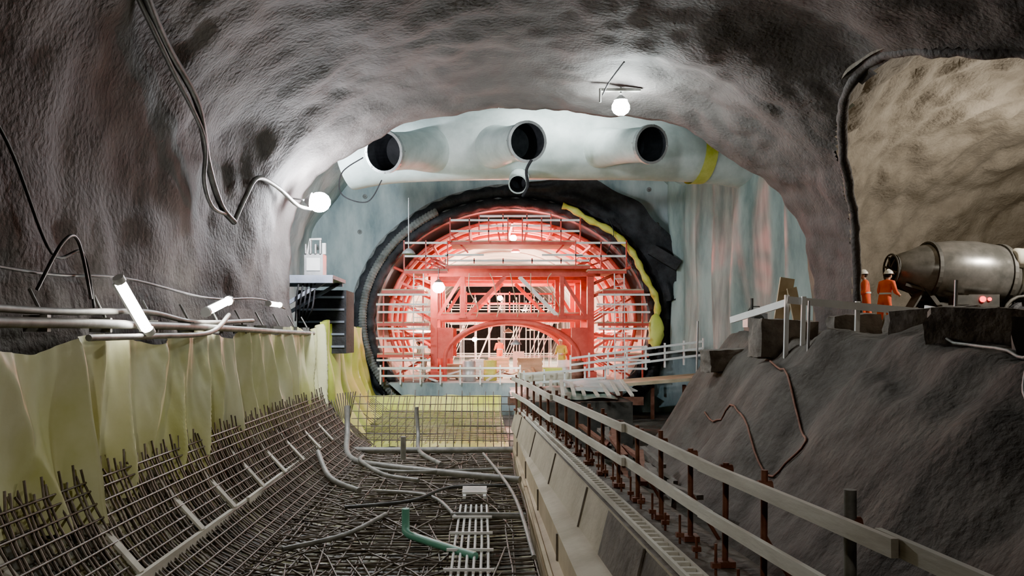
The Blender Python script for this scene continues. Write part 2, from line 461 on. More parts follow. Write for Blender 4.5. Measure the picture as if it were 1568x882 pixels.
# ------------------------------------------------------------------ membranes
mb=MB()
def fab(u,v):
    y=3.5+17.6*u
    top=-.02+.30*(y-7)/14 -.16*abs(math.sin(y*1.05))**3+.05*nz(y*2)
    z=top+( -1.84+.05*math.sin(y*2.1)-top)*v
    ph=y*3.9+3.0*nz(y*.55,v*.4)+1.3*(v-.5)*math.sin(y*.7)
    a1=1-abs(math.sin(ph)); a2=.5+.5*math.sin(ph*2.0+1)
    vis=.55+.9*abs(nz(y*.8,11))*1.6
    fold=(.26*a1**1.3+.07*a2)*(.35+.65*v**.6)*vis+.18*nz(y*1.1,v*1.2)*(.3+v)+.03*nz(y*7,v*2)
    return Vector((-4.22+.04*v+fold,y,z))
mb.grid(fab,680,30,0)
mb.build('waterproof_membrane',['fabric'])
mb=MB()
def fab2(u,v):
    y=20.8+13.0*u; x=-4.15-.9*u
    z=.35+.15*nz(u*9,5)-3.3*v
    f=.14*math.sin(u*38+2*nz(u*6,v))+.16*nz(u*9,v*3)
    return Vector((x+f+.9*v**3,y,z))
mb.grid(fab2,160,26,0)
mb.grid(lambda u,v:Vector((-4.4+5.1*u,22.0+10.6*v,-2.99+.06*nz(u*9,v*9)+2.6*max(0,v-.88)*2)),50,50,0)
mb.build('yellow_membrane',['fabricY'])

# ------------------------------------------------------------------ pipes on left wall, conduits, tubes
def pl(name,pts,r,mat,n=8,k=6):
    mb=MB(); mb.tube(cat3(pts,k),r,0,n); return mb.build(name,[mat])
pl('service_pipe',[(-4.1,5,.10),(-4.1,9,.13),(-4.12,13,.12),(-4.14,17,.08),(-4.15,20,.06)],.05,'pipe')
pl('service_pipe',[(-4.2,5,.26),(-4.2,8,.24),(-4.2,10.2,.30),(-4.2,12,.2),(-4.22,15,.28)],.036,'pipe')
pl('service_pipe',[(-4.0,8.3,-.02),(-4.0,10,.0),(-4.0,12,.05),(-4.1,13.2,.34)],.036,'pipe')
pl('cable_conduit',[(-3.75,8.9,3.98),(-3.85,9.4,3.85),(-4.0,10.4,3.65),(-4.12,11.8,3.35),(-4.36,13,2.7),(-4.42,13.8,2.2),(-4.38,14.4,2.0)],.055,'conduit')
pl('cable_conduit',[(-4.38,14.4,2.0),(-4.34,14.9,2.5),(-4.22,15.3,2.95),(-4.22,16.8,3.05),(-4.2,18.5,2.95),(-4.0,19.0,2.95)],.045,'pipe')
pl('cable_conduit',[(-3.9,9.2,3.85),(-4.05,10.6,3.5),(-4.2,12.3,3.0),(-4.36,12.8,2.4),(-4.42,13.4,2.1),(-4.40,14.2,2.1)],.035,'conduit')
mb=MB()
for pts in ([(-4.3,6.0,4.2-1.0),(-4.40,6.5,2.6),(-4.42,7.6,1.8),(-4.38,8.3,.85),(-4.35,8.9,.9),(-4.32,9.1,.3)],[(-4.36,5,.7),(-4.38,8,.62),(-4.36,10,.7),(-4.36,13,.6),(-4.36,16,.72),(-4.36,18,.6)],[(-4.36,8.0,.45),(-4.26,8.3,.95),(-4.3,8.7,1.0),(-4.26,8.9,.4)]):
    mb.tube(cat3(pts,8),.018,0,6)
mb.build('electric_cable',['conduit'])
mb=MB()
for i in range(11):
    y=6.5+1.3*i
    mb.box(-4.25,y,.12,.22,.08,.16,0,rz=.1*i); mb.tube([(-4.2,y,.2),(-4.35,y+.05,.45)],.016,0,6)
mb.build('pipe_brackets',['pipe'])

# lamps -------------------------------------------------------------
def tubelamp(p,q,s,r=.035,col=(1,.98,.92)):
    e=empty('fluorescent_lamp'); p=Vector(p);q=Vector(q);d=(q-p).normalized()
    mb=MB(); mb.tube([p,q],r,0,8); mb.build('tube',[emat('tube_glow',col,s)],e)
    mb=MB(); off=Vector((-.06,0,0)); mb.beam(p+off,q+off,.03,.09,0); mb.tube([p-d*.07,p],r*1.3,0,8); mb.tube([q,q+d*.07],r*1.3,0,8); mb.build('fitting',['white'],e)
tubelamp((-4.05,9.15,.60),(-3.93,9.6,.08),100,.05)
tubelamp((-4.08,12.1,.36),(-4.08,13.1,.56),85,.06)
tubelamp((-4.08,15.6,.62),(-4.08,16.4,.62),65,.045)
def flood(loc,P,r,col,hang=(0,0,.5)):
    e=empty('work_or_fill_lamp',loc)
    mb=MB(); mb.sphere((0,0,0),r,0,14,8,(1,.8,.9)); mb.build('bulb_glass',[emat('lamp_glow',col,P/(4*pi*pi*r*r))],e)
    mb=MB(); h=Vector(hang).normalized()
    mb.rev(h*r*.75,h,[(0,r*.75),(r*.25,r*.55),(r*.5,r*.25),(r*.6,.03)],0,14); mb.tube([h*(r+.1),Vector(hang)],.02,0,6)
    mb.build('fixture',['steel'],e); return e
def pointlamp(loc,P,col,hang=.6,spot=None,blend=.6,ang=60):  # serves site lamps and added fill lights alike; all get a steel shade
    e=empty('work_or_fill_lamp',loc)
    ld=bpy.data.lights.new('bulb','SPOT' if spot else 'POINT'); ld.energy=P; ld.color=col; ld.shadow_soft_size=.15
    lo=bpy.data.objects.new('bulb',ld); bpy.context.scene.collection.objects.link(lo); lo.parent=e
    if spot:
        ld.spot_size=math.radians(ang); ld.spot_blend=blend
        lo.rotation_euler=(Vector(spot)-Vector(loc)).to_track_quat('-Z','Y').to_euler()
    mb=MB(); mb.rev((0,0,.45),(0,0,-1),[(0,.03),(.02,.08),(.12,.2),(.2,.24)],0,18); mb.tube([(0,0,.45),(0,0,hang)],.02,0,6)
    mb.build('shade',['steel'],e); return e
flood((-3.80,19.0,3.1),2700,.26,(.93,.95,1.0),(-.7,0,.1))
flood((3.02,18.0,5.02),1150,.20,(.90,1.0,1.0),(0,0,.45))
pointlamp((8.0,23.5,6.8),3800,(.93,1,1),1,(5.5,35,2.5),.8,140)  # added fill hidden behind the right rim, aimed at the headwall
pointlamp((-5.2,22.8,5.0),4800,(.80,.92,1),2,(-4.0,35,3.0),.8,140)  # added out of view behind the left rim to brighten the headwall
pointlamp((2.5,23.4,8.0),2000,(.9,1,1),.9,(2.5,28,6.2),.9,120)  # added fill hidden above the arch, lights the duct
pointlamp((-2.6,28.5,2.6),500,(.93,1,.95),2.2,(-2.6,27,-3),.8,130)  # added to brighten the yellow membrane on the far floor
pointlamp((16.6,21.5,4.4),2600,(1.0,.92,.80),2)
pointlamp((11.8,13.0,5.0),240,(1.0,.93,.82),1.5)  # unseen lamp added to lift the timber fence
pointlamp((-.6,-2.0,3.9),1150,(1.0,.97,.88),1.4,(-.9,10.5,-3.1),.7,48)  # added spot behind the camera, lights the trench and spares the walls
pointlamp((2.0,-3.0,3.6),55,(1,.88,.86),1.6)  # weak fill added behind the camera for the foreground
# tunnel lamps and added fills
flood((-1.85,33.8,2.0),650,.26,(1.0,.82,.78),(.0,0,.8))
flood((1.3,35.6,4.25),1100,.15,(1.0,.24,.22),(0,0,.8))
flood((.75,37.2,1.72),600,.13,(1.0,.22,.19),(0,0,.8))
pointlamp((1.6,40.5,3.9),4200,(1.0,.21,.18),.9)
pointlamp((-2.6,36.0,.2),280,(1.0,.46,.38),.5); pointlamp((5.4,35.6,.2),280,(1.0,.48,.4),.5)  # pair of added fills for the side tower rails
pointlamp((1.3,32.6,-.6),150,(1.0,.92,.85),.5)  # added fill for the membrane floor in front of the deck
pointlamp((1.2,39.5,-.1),700,(1.0,.66,.48),.5)  # lamp added to brighten the inner portal opening
pointlamp((.5,52,3.0),9000,(1.0,.64,.44),1.5)
pointlamp((3.0,60,1.6),3500,(1.0,.78,.6),2.0)
flood((-.5,47,-.2),1200,.14,(1.0,.85,.72),(0,0,1.0))

# ------------------------------------------------------------------ ventilation duct
mb=MB()
pts=[(-4.6,27.6,5.9),(-3,27.3,6.2),(0,27,6.3),(3,27,6.3),(6,27.2,6.15),(8,27.6,5.85),(9.0,28,5.6)]
rr=[1.0,1.1,1.15,1.15,1.0,.75,.6]
c3=cat3(pts,8); r3=[]
for i in range(len(rr)-1):
    for j in range(8): r3.append(rr[i]+(rr[i+1]-rr[i])*j/8)
r3.append(rr[-1])
mb.tube(c3,r3,0,32)
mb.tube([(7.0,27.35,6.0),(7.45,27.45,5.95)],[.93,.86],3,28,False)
def stub(p0,p1,r):
    p0=Vector(p0);p1=Vector(p1);d=(p1-p0).normalized();L=(p1-p0).length
    mb.rev(p0,d,[(0,r*1.35),(L*.45,r*1.05),(L*.6,r),(L-.1,r)],0,32,True)
    mb.rev(p0,d,[(L-.14,r),(L-.14,r*1.10),(L,r*1.10),(L,r*.96)],2,32)
    mb.rev(p0,d,[(L-.005,r*.96),(L-.08,r*.95),(L-1.1,r*.9),(L-1.1,.001)],1,32)  # black inner face paints in the shade of the duct mouth
    for k in range(8):
        a=k*pi/4; o=d.orthogonal().normalized(); o=Matrix.Rotation(a,3,d)@o
        mb.tube([p1-d*.2+o*r*1.06,p1+d*.02+o*r*1.06],.025,2,6)
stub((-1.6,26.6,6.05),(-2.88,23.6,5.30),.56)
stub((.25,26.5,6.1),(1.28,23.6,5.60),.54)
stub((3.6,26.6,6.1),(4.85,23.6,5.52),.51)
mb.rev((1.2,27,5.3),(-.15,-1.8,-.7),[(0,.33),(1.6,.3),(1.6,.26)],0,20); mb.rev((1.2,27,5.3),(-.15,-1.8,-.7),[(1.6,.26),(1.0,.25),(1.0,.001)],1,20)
for x in(-3,0.5,3,6.5):
    mb.tube([(x,27,6.9),(x,27,8.0)],.03,2,6)
mb.build('ventilation_duct',['duct','dark','steel','yellow'])
pl('hanging_cable',[(1.4,23.7,5.1),(1.25,23.8,4.8),(1.3,24.0,4.4),(1.15,24.1,4.1)],.045,'rubber')
mb=MB()
for pts in ([(-3.3,22.5,4.9),(-3.9,22.6,4.5),(-3.9,22.6,3.9),(-3.2,22.6,3.7),(-2.8,22.6,4.3)],[(2.55,17.5,5.15),(2.6,17.0,5.25),(2.75,16.0,5.35)],[(5.2,34,4.9),(5.4,33.9,4.2),(5.1,33.9,3.4)]):
    mb.tube(cat3(pts,10),.018,0,6)
mb.build('loose_cable',['rubber'])
mb=MB()
mb.box(3.0,18.0,5.40,.9,.10,.06,0); mb.tube([(2.55,17.9,5.40),(2.55,17.9,5.1)],.025,0,6)
mb.build('lamp_bracket',['pipe'])

# ------------------------------------------------------------------ formwork gantry
mb=MB()
R_,W_,P_,L_=0,1,2,3
def col(x,y,z0,z1,w=.25): mb.box(x,y,(z0+z1)/2,w,w,z1-z0,R_); mb.box(x,y,z0+.04,w*1.8,w*1.8,.08,R_); mb.box(x,y,z1-.04,w*1.6,w*1.6,.08,R_)
def deck(x0,x1,y0,y1,z): mb.box((x0+x1)/2,(y0+y1)/2,z,x1-x0,y1-y0,.07,P_); mb.beam((x0,y0,z-.08),(x1,y0,z-.08),.08,.12,R_)
def rails(x0,x1,y,z,n=2,h=1.05,mi=W_,pp=1.1):
    for k in range(n): mb.beam((x0,y,z+h*(k+1)/n),(x1,y,z+h*(k+1)/n),.05,.08,mi)
    m=max(1,round((x1-x0)/pp))
    for k in range(m+1): mb.beam((x0+(x1-x0)*k/m,y,z),(x0+(x1-x0)*k/m,y,z+h+.1),.05,.05,R_ if mi==W_ else mi)
C=1.22
for fi,fy in enumerate((34.6,36.9,39.2,41.5)):
    for s in(-1,1):
        col(C+s*3.3,fy,-1.85,2.6,.28)
        if fi<2: col(C+s*2.1,fy,.75,2.6,.18)
        if fi%2==0:
            mb.beam((C+s*3.2,fy,.7),(C+s*2.1,fy,2.5),.10,.14,R_)
            mb.beam((C+s*1.9,fy,.85),(C+s*.3,fy,2.5),.10,.16,W_ if (fi==0 and s>0) else R_)
        mb.beam((C+s*3.3,fy,-.6),(C+s*4.9,fy,.4),.1,.10,R_)
        mb.beam((C+s*3.3,fy,1.6),(C+s*4.8,fy,2.3),.1,.10,R_)
        mb.beam((C+s*2.2,fy,2.7),(C+s*3.6,fy,3.4),.1,.10,R_)
        mb.beam((C+s*3.3,fy,-.7),(C+s*5.0,fy,-1.7),.08,.08,R_); mb.beam((C+s*3.4,fy,.6),(C+s*5.2,fy,1.7),.08,.08,R_)
        mb.tube([(C+s*3.3,fy,.1),(C+s*5.3,fy,-.2)],.06,R_,8); mb.tube([(C+s*3.4,fy,2.2),(C+s*5.0,fy,2.9)],.06,R_,8)
        if fi in(0,2): mb.box(C+s*2.85,fy,-.3,.7,.12,1.3,R_)
    mb.box(C,fy,2.68,7.4,.28,.34,R_); mb.box(C,fy,.78,6.6,.22,.18,R_)
    pts=[(C+2.85*math.cos(a),fy,-1.0+1.62*math.sin(a)) for a in [pi*k/16 for k in range(17)]]
    mb.tube([(C+2.85,fy,-1.9)]+pts+[(C-2.85,fy,-1.9)],.11,R_,6)
    pts=[(C+5.2*math.cos(a),fy,CZ+4.15*math.sin(a)) for a in [pi*(-.12+1.24*k/30) for k in range(31)]]
    mb.tube(pts,.085,R_,6)
    if fi==0:
        for k in (8,11,14,16,19,22):
            q=Vector(pts[k]); mb.beam(q,(C+(q.x-C)*.72,fy,max(2.85,.5+(q.z)*.7)) if q.z>2.6 else (C+(3.3 if q.x>C else -3.3),fy,q.z*.85),.07,.07,R_)
mb.grid(lambda u,v:Vector((C+5.32*math.cos(pi*(-.05+1.1*u)),35.4+6.2*v,CZ+4.28*math.sin(pi*(-.05+1.1*u)))),60,6,L_)
for k in range(7):
    a=pi*(.16+.68*k/6)
    mb.beam((C+5.1*math.cos(a),34.5,CZ+4.08*math.sin(a)),(C+5.1*math.cos(a),41.4,CZ+4.08*math.sin(a)),.09,.10,R_)
deck(C-3.0,C+3.0,36,41,1.0); rails(C-2.0,C+2.0,38.0,1.05,2,.9,R_,1.0)
deck(C-2.8,C+3.2,33.9,37,2.92); rails(C-2.8,C+3.2,33.95,3.0,1,.12)
deck(C-4.5,C-2.7,33.9,37,2.72);deck(C+3.1,C+4.7,33.9,37,2.72)
rails(C-4.5,C-2.7,33.9,2.75,2,1.1);rails(C+2.6,C+4.7,33.9,2.75,2,1.1)
deck(C-2.6,C+2.6,34.2,37,3.95)
rails(C-2.6,C-.2,34.0,3.9,2,.9,W_,.8);rails(C+.4,C+2.8,34.0,3.9,2,.9,W_,.8);rails(C-1.4,C+1.6,34.2,4.2,2,.8,W_,.9)
mb.beam((C-2.8,33.9,3.35),(C-1.2,33.9,3.35),.05,.08,W_);mb.beam((C+1.2,33.9,3.35),(C+2.9,33.9,3.35),.05,.08,W_)
for s in(-1,1):
    a,b=(C-5.6,C-3.45) if s<0 else (C+3.5,C+5.6)
    for z in(1.9,.55,-.75): deck(a+.2*(z>1),b-.2*(z>1),33.8,36.5,z)
    for z in(1.70,1.30,.98,.30,-.1,-.45,-1.0,-1.35):
        mb.beam((a+.05*math.sin(z*9),33.75,z),(b+.06*math.cos(z*7),33.75,z),.05,.08,W_)
    for z in(1.3,.2,-1.1):
        mb.beam((a+.3,36.4,z),(b,36.4,z),.05,.08,W_)
    for k in range(3):
        x=a+(b-a)*(.12+.38*k); mb.beam((x,33.82,-1.9),(x,33.82,1.85),.06,.06,R_)
for x in(C-3.9,C+4.4):
    for d in(-.2,.2): mb.beam((x+d,33.7,-1.9),(x+d*1.0,33.9,2.7),.04,.04,W_)
    for k in range(14): mb.beam((x-.2,33.72+.013*k,-1.8+.32*k),(x+.2,33.72+.013*k,-1.8+.32*k),.03,.03,W_)
for s in(-1,1):
    for fy in(34.6,40.6):
        mb.box(C+s*3.3,fy,-1.65,.4,1.0,.3,R_)
        for d in(-.3,.3): mb.tube([(C+s*3.3-.1,fy+d,-1.75),(C+s*3.3+.1,fy+d,-1.75)],.17,L_,12)
for k in range(5):
    x=C-1.8+.85*k; mb.tube(cat3([(x,34.0,2.6),(x+.2*math.sin(k),33.95,1.9+.3*math.sin(k*2)),(x+.35,34.1,1.2),(x+.3,34.3,.8)],5),.02,P_,5)
mb.build('formwork_gantry',['red','white','plywood','lining'])

mb=MB()
for yy in(47,51,56):
    for k in range(9):
        x=C-3.4+.85*k; mb.tube([(x,yy,-1.93),(x,yy,2.4)],.03,0,6)
    for z in(-1.2,-.2,.8,1.8): mb.tube([(C-3.5,yy,z),(C+3.5,yy,z)],.03,0,6)
    for k in range(4): mb.tube([(C-3.4+1.7*k,yy,-1.9),(C-1.7+1.7*k,yy,2.2)],.025,0,6)
    mb.box(C-2.6,yy+.5,.4,1.6,1,.06,1); mb.box(C+2.6,yy+.5,.4,1.6,1,.06,1)
mb.build('tunnel_scaffold',['white','plywood'])

random.seed(3)
def crate(x,y,z,sx,sy,sz,m='plywood'):
    mb=MB(); mb.box(x,y,z+sz*.55,sx*.94,sy*.94,sz*.86,0)
    for k in range(4): mb.box(x,y-sy*.48,z+sz*(.2+.24*k),sx,.03,sz*.13,0)
    for s in(-1,1): mb.box(x+s*sx*.45,y-sy*.5,z+sz*.5,.07,.04,sz,0); mb.box(x+s*sx*.4,y,z+sz*.05,.1,sy,sz*.1,0)
    mb.build('timber_crate',[m])
crate(-1.2,36.2,-1.93,.9,.8,.7);crate(2.9,34.6,-1.93,.8,.7,.6,'fabricY');crate(-.3,37,-1.93,.7,.8,.9,'white');crate(2.2,39,-1.93,1.2,.8,.9,'plywood');crate(.8,43,-1.93,1.1,.9,.8,'plywood');crate(1.9,44.5,-1.93,.6,.6,1.1,'white')
def barrel(x,y,z,m):
    mb=MB(); mb.tube([(x,y,z+t) for t in(0,.02,.28,.30,.32,.58,.60,.62,.86,.88)],[.26,.29,.28,.3,.28,.28,.3,.28,.29,.26],0,20); mb.tube([(x+.1,y,z+.88),(x+.1,y,z+.91)],.04,0,8); mb.build('steel_drum',[m])
barrel(3.5,35.6,-1.93,'white');barrel(-.6,34.6,-1.93,'steel');barrel(3.9,34.2,-1.93,'rust');barrel(.3,35.5,-1.93,'yellow')
mb=MB()
for k in range(60):
    x=C+random.uniform(-3.9,3.9);y=random.uniform(34,41);a=random.uniform(0,3);L=random.uniform(.2,.7)
    mb.beam((x-L*math.cos(a),y-L*math.sin(a),-1.88),(x+L*math.cos(a),y+L*math.sin(a),-1.8+random.random()*.35),.10,.06,k%4)
mb.build('timber_offcuts',['plywood','white','wood','rust'])

mb=MB()
def hrail(p,q,z0a,z0b,hs,n,mi=0,w=.05,h=.08):
    p=Vector(p);q=Vector(q)
    for hh in hs: mb.beam((p.x,p.y,z0a+hh),(q.x,q.y,z0b+hh),w,h,mi)
    for k in range(n+1):
        t=k/n; c=p.lerp(q,t); z0=z0a+(z0b-z0a)*t
        mb.beam((c.x,c.y+.05,z0-.05),(c.x,c.y+.05,z0+hs[-1]+.12),.06,.06,mi)
hrail((-4.2,33.4,0),(1.5,33.4,0),-1.93,-1.93,[.3,.62],7)
mb.build('deck_edge_railing',['white'])
mb=MB()
hrail((3.3,31,0),(8.2,30.5,0),-1.6,-.95,[.25,.5,.75],7); hrail((1.5,30.2,0),(4.5,30.2,0),-2.1,-1.9,[.35,.7],4)
mb.build('access_ramp_railing',['white'])
mb=MB()
mb.box(5.0,31.8,-1.85,7.6,2.4,.12,0,ry=-.08); mb.box(2.3,30.6,-1.75,2.0,.1,.75,1); mb.box(3.4,30.2,-2.4,5,.1,.3,2)
for k in range(6): mb.box(1.6+1.2*k,31,-2.5,.12,.12,1.3,2)
for k in range(5): mb.box(1.35+.45*k,30.52,-1.75,.05,.05,.8,1)
mb.build('access_ramp',['plywood','cream','rust'])
mb=MB()
def sh(cx,cy,cz,sx,sy,seed,mi,tz=.1):
    mb.grid(lambda u,v:Vector((cx+(u-.5)*sx+.2*nz(v*3,seed),cy+(v-.5)*sy,cz+tz*(v-.5)*2+.12*nz(u*3+seed,v*3))),14,14,mi)
sh(2.6,25.5,-1.75,2.6,3.2,1,0);sh(3.7,26.5,-1.6,2.0,3,5,1);sh(2.0,27.5,-1.9,2.2,2.4,8,0)
mb.box(2.7,25.8,-2.6,3.2,4.5,1.4,2)
for k in range(9): mb.beam((1.6+.33*k,23.4+.3*math.sin(k*2),-1.7),(1.9+.33*k,27,-1.55+.1*math.sin(k)),.1,.05,3)
mb.build('tarpaulin_stack',['tarp','duct','chassis','wood'])
mb=MB()
for k in range(26):
    x=2.6+1.0*random.random();y=14+8*random.random();a=random.uniform(-.3,.3)+pi/2;L=random.uniform(.5,1.3);z=-3.0+random.random()*.5
    mb.beam((x-L*math.cos(a),y-L*math.sin(a),z),(x+L*math.cos(a),y+L*math.sin(a),z+random.uniform(-.1,.3)),.12,.08,k%2)
mb.build('scrap_timber_heap',['rust','concdk'])

# ------------------------------------------------------------------ left bracket platform with equipment
mb=MB()
mb.box(-4.9,22.5,1.55,1.9,2.0,.10,0); mb.box(-4.9,21.5,1.47,1.9,.08,.16,0)
for y in(21.7,23.3):
    mb.beam((-5.8,y,.5),(-4.1,y,1.5),.08,.1,0); mb.beam((-5.8,y,1.45),(-4.0,y,1.45),.08,.1,0)
mb.box(-4.55,22.2,1.90,.5,.5,.6,1); mb.box(-4.55,21.93,1.92,.36,.03,.34,2)
for k in range(4): mb.tube([(-4.75+.13*k,21.9,2.2),(-4.75+.13*k,21.9,2.45+.1*(k%2))],.03,1,6)
mb.tube([(-4.3,22.1,2.2),(-4.3,22.1,2.5)],.06,2,8); mb.tube([(-4.75,22.1,2.2),(-4.65,22.0,2.6),(-4.35,22.0,2.6)],.03,2,8)
for k in range(5): mb.tube(cat3([(-4.9+.1*k,22.0,1.6),(-4.85+.1*k,21.4,1.2-.1*k),(-5.0+.08*k,21.8,.4)],5),.025,3,5)
mb.box(-4.6,24,.4,1.4,1.4,1.8,3)  # added black box, stands in for the shadow beneath the platform
for k in range(5): mb.box(-4.6,23.28,-.3+.35*k,1.3,.04,.06,0)
mb.build('bracket_platform',['blue','steel','white','rubber'])

# ------------------------------------------------------------------ invert pipes and clutter
pl('drain_pipe',[(-3.3,19.7,-2.74),(-2.4,19.5,-2.72),(-1,19.5,-2.72),(.7,19.6,-2.72)],.075,'pipe')
pl('drain_pipe',[(-3.3,19.9,-1.7),(-3.25,19.6,-2.3),(-3.0,18.4,-2.72),(-2.0,17.2,-2.74),(.7,15.6,-2.74)],.07,'pipe')
pl('drain_pipe',[(-2.7,18.4,-2.7),(-2.6,17.4,-2.66),(-1.9,15.8,-2.68),(-1.2,15.2,-2.68)],.045,'pipe')
pl('drain_pipe',[(-1.65,20.2,-1.75),(-1.6,20.1,-2.4),(-1.5,19.3,-2.72),(-.9,17.5,-2.74)],.05,'pipe')
pl('drain_pipe',[(-1.75,17.9,-2.2),(-1.75,17.9,-2.7)],.06,'pipe')
pl('drain_pipe',[(-3.35,16.6,-2.35),(-2.9,15.5,-2.68),(-2.2,14.5,-2.74)],.055,'pipe')
pl('drain_pipe',[(-2.2,13.0,-2.72),(-1.2,13.4,-2.7),(-.6,14.6,-2.7),(.5,14.9,-2.72)],.03,'conduit')
pl('drain_pipe',[(-2.6,10.6,-2.76),(-1.9,11.2,-2.72),(-1.5,12.6,-2.74)],.035,'pipe')
pl('drain_pipe',[(-2.3,17.0,-2.74),(-1.5,16.4,-2.72),(.6,16.9,-2.74)],.035,'pipe')
pl('drain_pipe',[(-1.9,14.6,-2.76),(-.9,14.0,-2.74),(-.4,12.4,-2.76)],.03,'pipe')
pl('green_drain_pipe',[(-1.08,11.4,-2.40),(-1.08,11.4,-2.62),(-1.05,11.3,-2.72),(-.85,11.1,-2.75),(-.1,10.3,-2.77)],.055,'green')
pl('drain_pipe',[(-.5,12.6,-2.76),(.1,12.55,-2.75),(.65,12.5,-2.75)],.05,'pipe')
mb=MB()
for k in range(6):
    x=-.38+.085*k
    mb.tube([(x,8.5,-2.79),(x+.005*k,11,-2.77),(x+.01,13.5,-2.79)],.018,0,6)
for y in(9.6,10.5,11.4,12.4): mb.box(-.17,y,-2.74,.6,.04,.03,0)
mb.build('white_bar_bundle',['white'])
mb=MB()
for k in range(5): mb.box(-.15,13.9+.12*k,-2.66,.42,.06,.04,0)
for s in(-1,1): mb.box(-.15+s*.17,14.1,-2.70,.05,.8,.05,0)
mb.build('timber_pallet',['white'])
pl('drain_pipe',[(.0,18.8,-2.7),(.5,14,-2.68),(.62,10,-2.70)],.03,'pipe')

# ------------------------------------------------------------------ timber fence on bank
mb=MB()
def fb(p,q,w=.05,h=.14): mb.beam(p,q,w,h,0)
fb((5.50,18.2,.35),(6.0,16.2,.66)); fb((5.9,15.9,.70),(8.35,15.2,.42)); fb((8.2,15.2,.50),(8.7,12.2,-.02))
fb((8.6,13.6,.24),(8.6,9.4,-.42))
for x,y,t in((5.9,16.0,.80),(6.15,15.8,.76),(7.1,15.6,.66),(8.3,15.25,.54),(8.5,13.8,.34)):
    fb((x,y,bankz(x,y)-.2),(x+.03,y,t),.08,.06)
mb.box(6.35,17.3,.75,.30,.05,.95,1,ry=.15); mb.box(6.55,17.2,.62,.2,.05,.8,1,ry=-.2)
mb.build('timber_fence',['white','plywood'])
mb=MB()
def onb(pts,r,mi):
    P=cat3([(x,y,0) for x,y in pts],8); mb.tube([(p.x,p.y,bankz(p.x,p.y)+r+.03) for p in P],r,mi,6)
onb([(5.0,18.5),(4.9,16),(4.6,13.5),(4.9,12.5),(5.3,14),(5.6,16)],.02,0)
onb([(6.5,12),(6.2,9.5),(5.7,8.6),(5.7,7.8)],.022,1)
for x,y,h in((5.6,21.5,1.3),(5.9,14.9,.9),(6.9,12.0,.7)):
    z=bankz(x,y); mb.tube([(x,y,z-.2),(x+.03,y,z+h)],.025,2,6)
mb.build('air_hose',['rust','pipe','steel'])
mb=MB()
zz=bankz(6.9,20.8)
mb.box(6.9,20.8,zz+.35,.5,.4,.35,0); mb.tube([(6.75,20.6,zz+.5),(6.75,20.6,zz+.9)],.04,1,8); mb.tube([(6.9,20.55,zz+.35),(6.9,20.5,zz+.35)],.14,1,12)
mb.tube([(6.7,20.8,zz+.55),(6.8,20.8,zz+.7),(7.0,20.8,zz+.7),(7.1,20.8,zz+.55)],.02,1,6)
for s in(-1,1): mb.box(6.9+s*.2,20.8,zz+.1,.05,.4,.2,1)
mb.build('water_pump',['steel','chassis'])

# ------------------------------------------------------------------ mixer truck
tr=empty('concrete_mixer_truck',(0,25.0,0.05))
AX=Vector((1,0,-.085)); P0=Vector((12.55,0,2.0))
mb=MB()
mb.rev(P0,AX,[(0,.40),(.07,.46),(.35,.58),(.7,.76),(1.1,.90),(1.6,.99),(2.3,1.03),(3.0,.97),(3.5,.8),(3.8,.5),(3.82,.02)],0,36,True)
mb.rev(P0,AX,[(0,.40),(-.05,.43),(-.05,.36),(.3,.33),(.31,.001)],1,28)
for t,r in((.95,.87),(3.1,.97)): mb.rev(P0,AX,[(t-.05,r-.02),(t-.05,r+.04),(t+.05,r+.05),(t+.05,r-.02)],1,36)
mb.build('drum',['drum','chassis'],tr)
mb=MB()
for k in range(6):
    a=k*pi/3+.3; mb.beam((12.42,0,1.98),(12.42,.42*math.cos(a),1.98+.42*math.sin(a)),.04,.05,0)
mb.tube([(12.40,0,1.98),(12.46,0,1.98)],.09,0,12)
mb.tube([(12.44,.46*math.cos(a),1.98+.46*math.sin(a)) for a in [2*pi*k/24 for k in range(25)]],.03,0,6,False)
mb.build('mouth_frame',['chassis'],tr)
mb=MB()
for s in(-1,1):
    mb.box(16.8,s*.42,.82,6.4,.14,.26,0)
    mb.beam((13.7,s*.5,.75),(13.1,s*.45,1.6),.12,.12,0); mb.beam((13.3,s*.45,1.3),(12.7,s*.35,1.5),.08,.08,0)
    mb.box(14.0,s*.95,1.0,.5,.35,.28,0)
for x in(13.75,15,16.4,18,19.8): mb.box(x,0,.82,.12,.9,.2,0)
mb.beam((13.2,-.3,1.35),(12.7,-.5,.7),.30,.06,0); mb.box(16.6,0,1.2,.5,1.0,.7,0)
mb.box(13.68,0,.62,.1,2.1,.14,0); mb.box(17.1,-.95,1.05,2.6,.5,.05,0)
for s in(-1,1):
    for wx in(15.9,17.2):
        mb.tube([(wx+.6*math.cos(a),s*.9,.52+.6*math.sin(a)) for a in [pi*k/10 for k in range(11)]],.05,0,6)
mb.build('chassis',['chassis'],tr)
mb=MB()
for s in(-1,1):
    for wx in(15.9,17.2,20.2):
        mb.rev((wx,s*.70,.5),(0,s,0),[(0,.3),(0,.38),(.04,.46),(.30,.46),(.35,.38),(.35,.26)],0,24)
        mb.rev((wx,s*.70,.5),(0,s,0),[(.34,.27),(.36,.24),(.28,.14),(.34,.10),(.34,.001)],1,18)
mb.build('wheels',['rubber','steel'],tr)
mb=MB()
mb.tube([(15.7,-.75,2.25),(15.75,-.75,2.25),(18.1,-.75,2.25),(18.15,-.75,2.25)],[.22,.3,.3,.22],0,20)
mb.tube([(17.3,.3,2.0),(17.35,.3,2.0),(19.0,.3,2.0)],[.3,.45,.45],0,20)
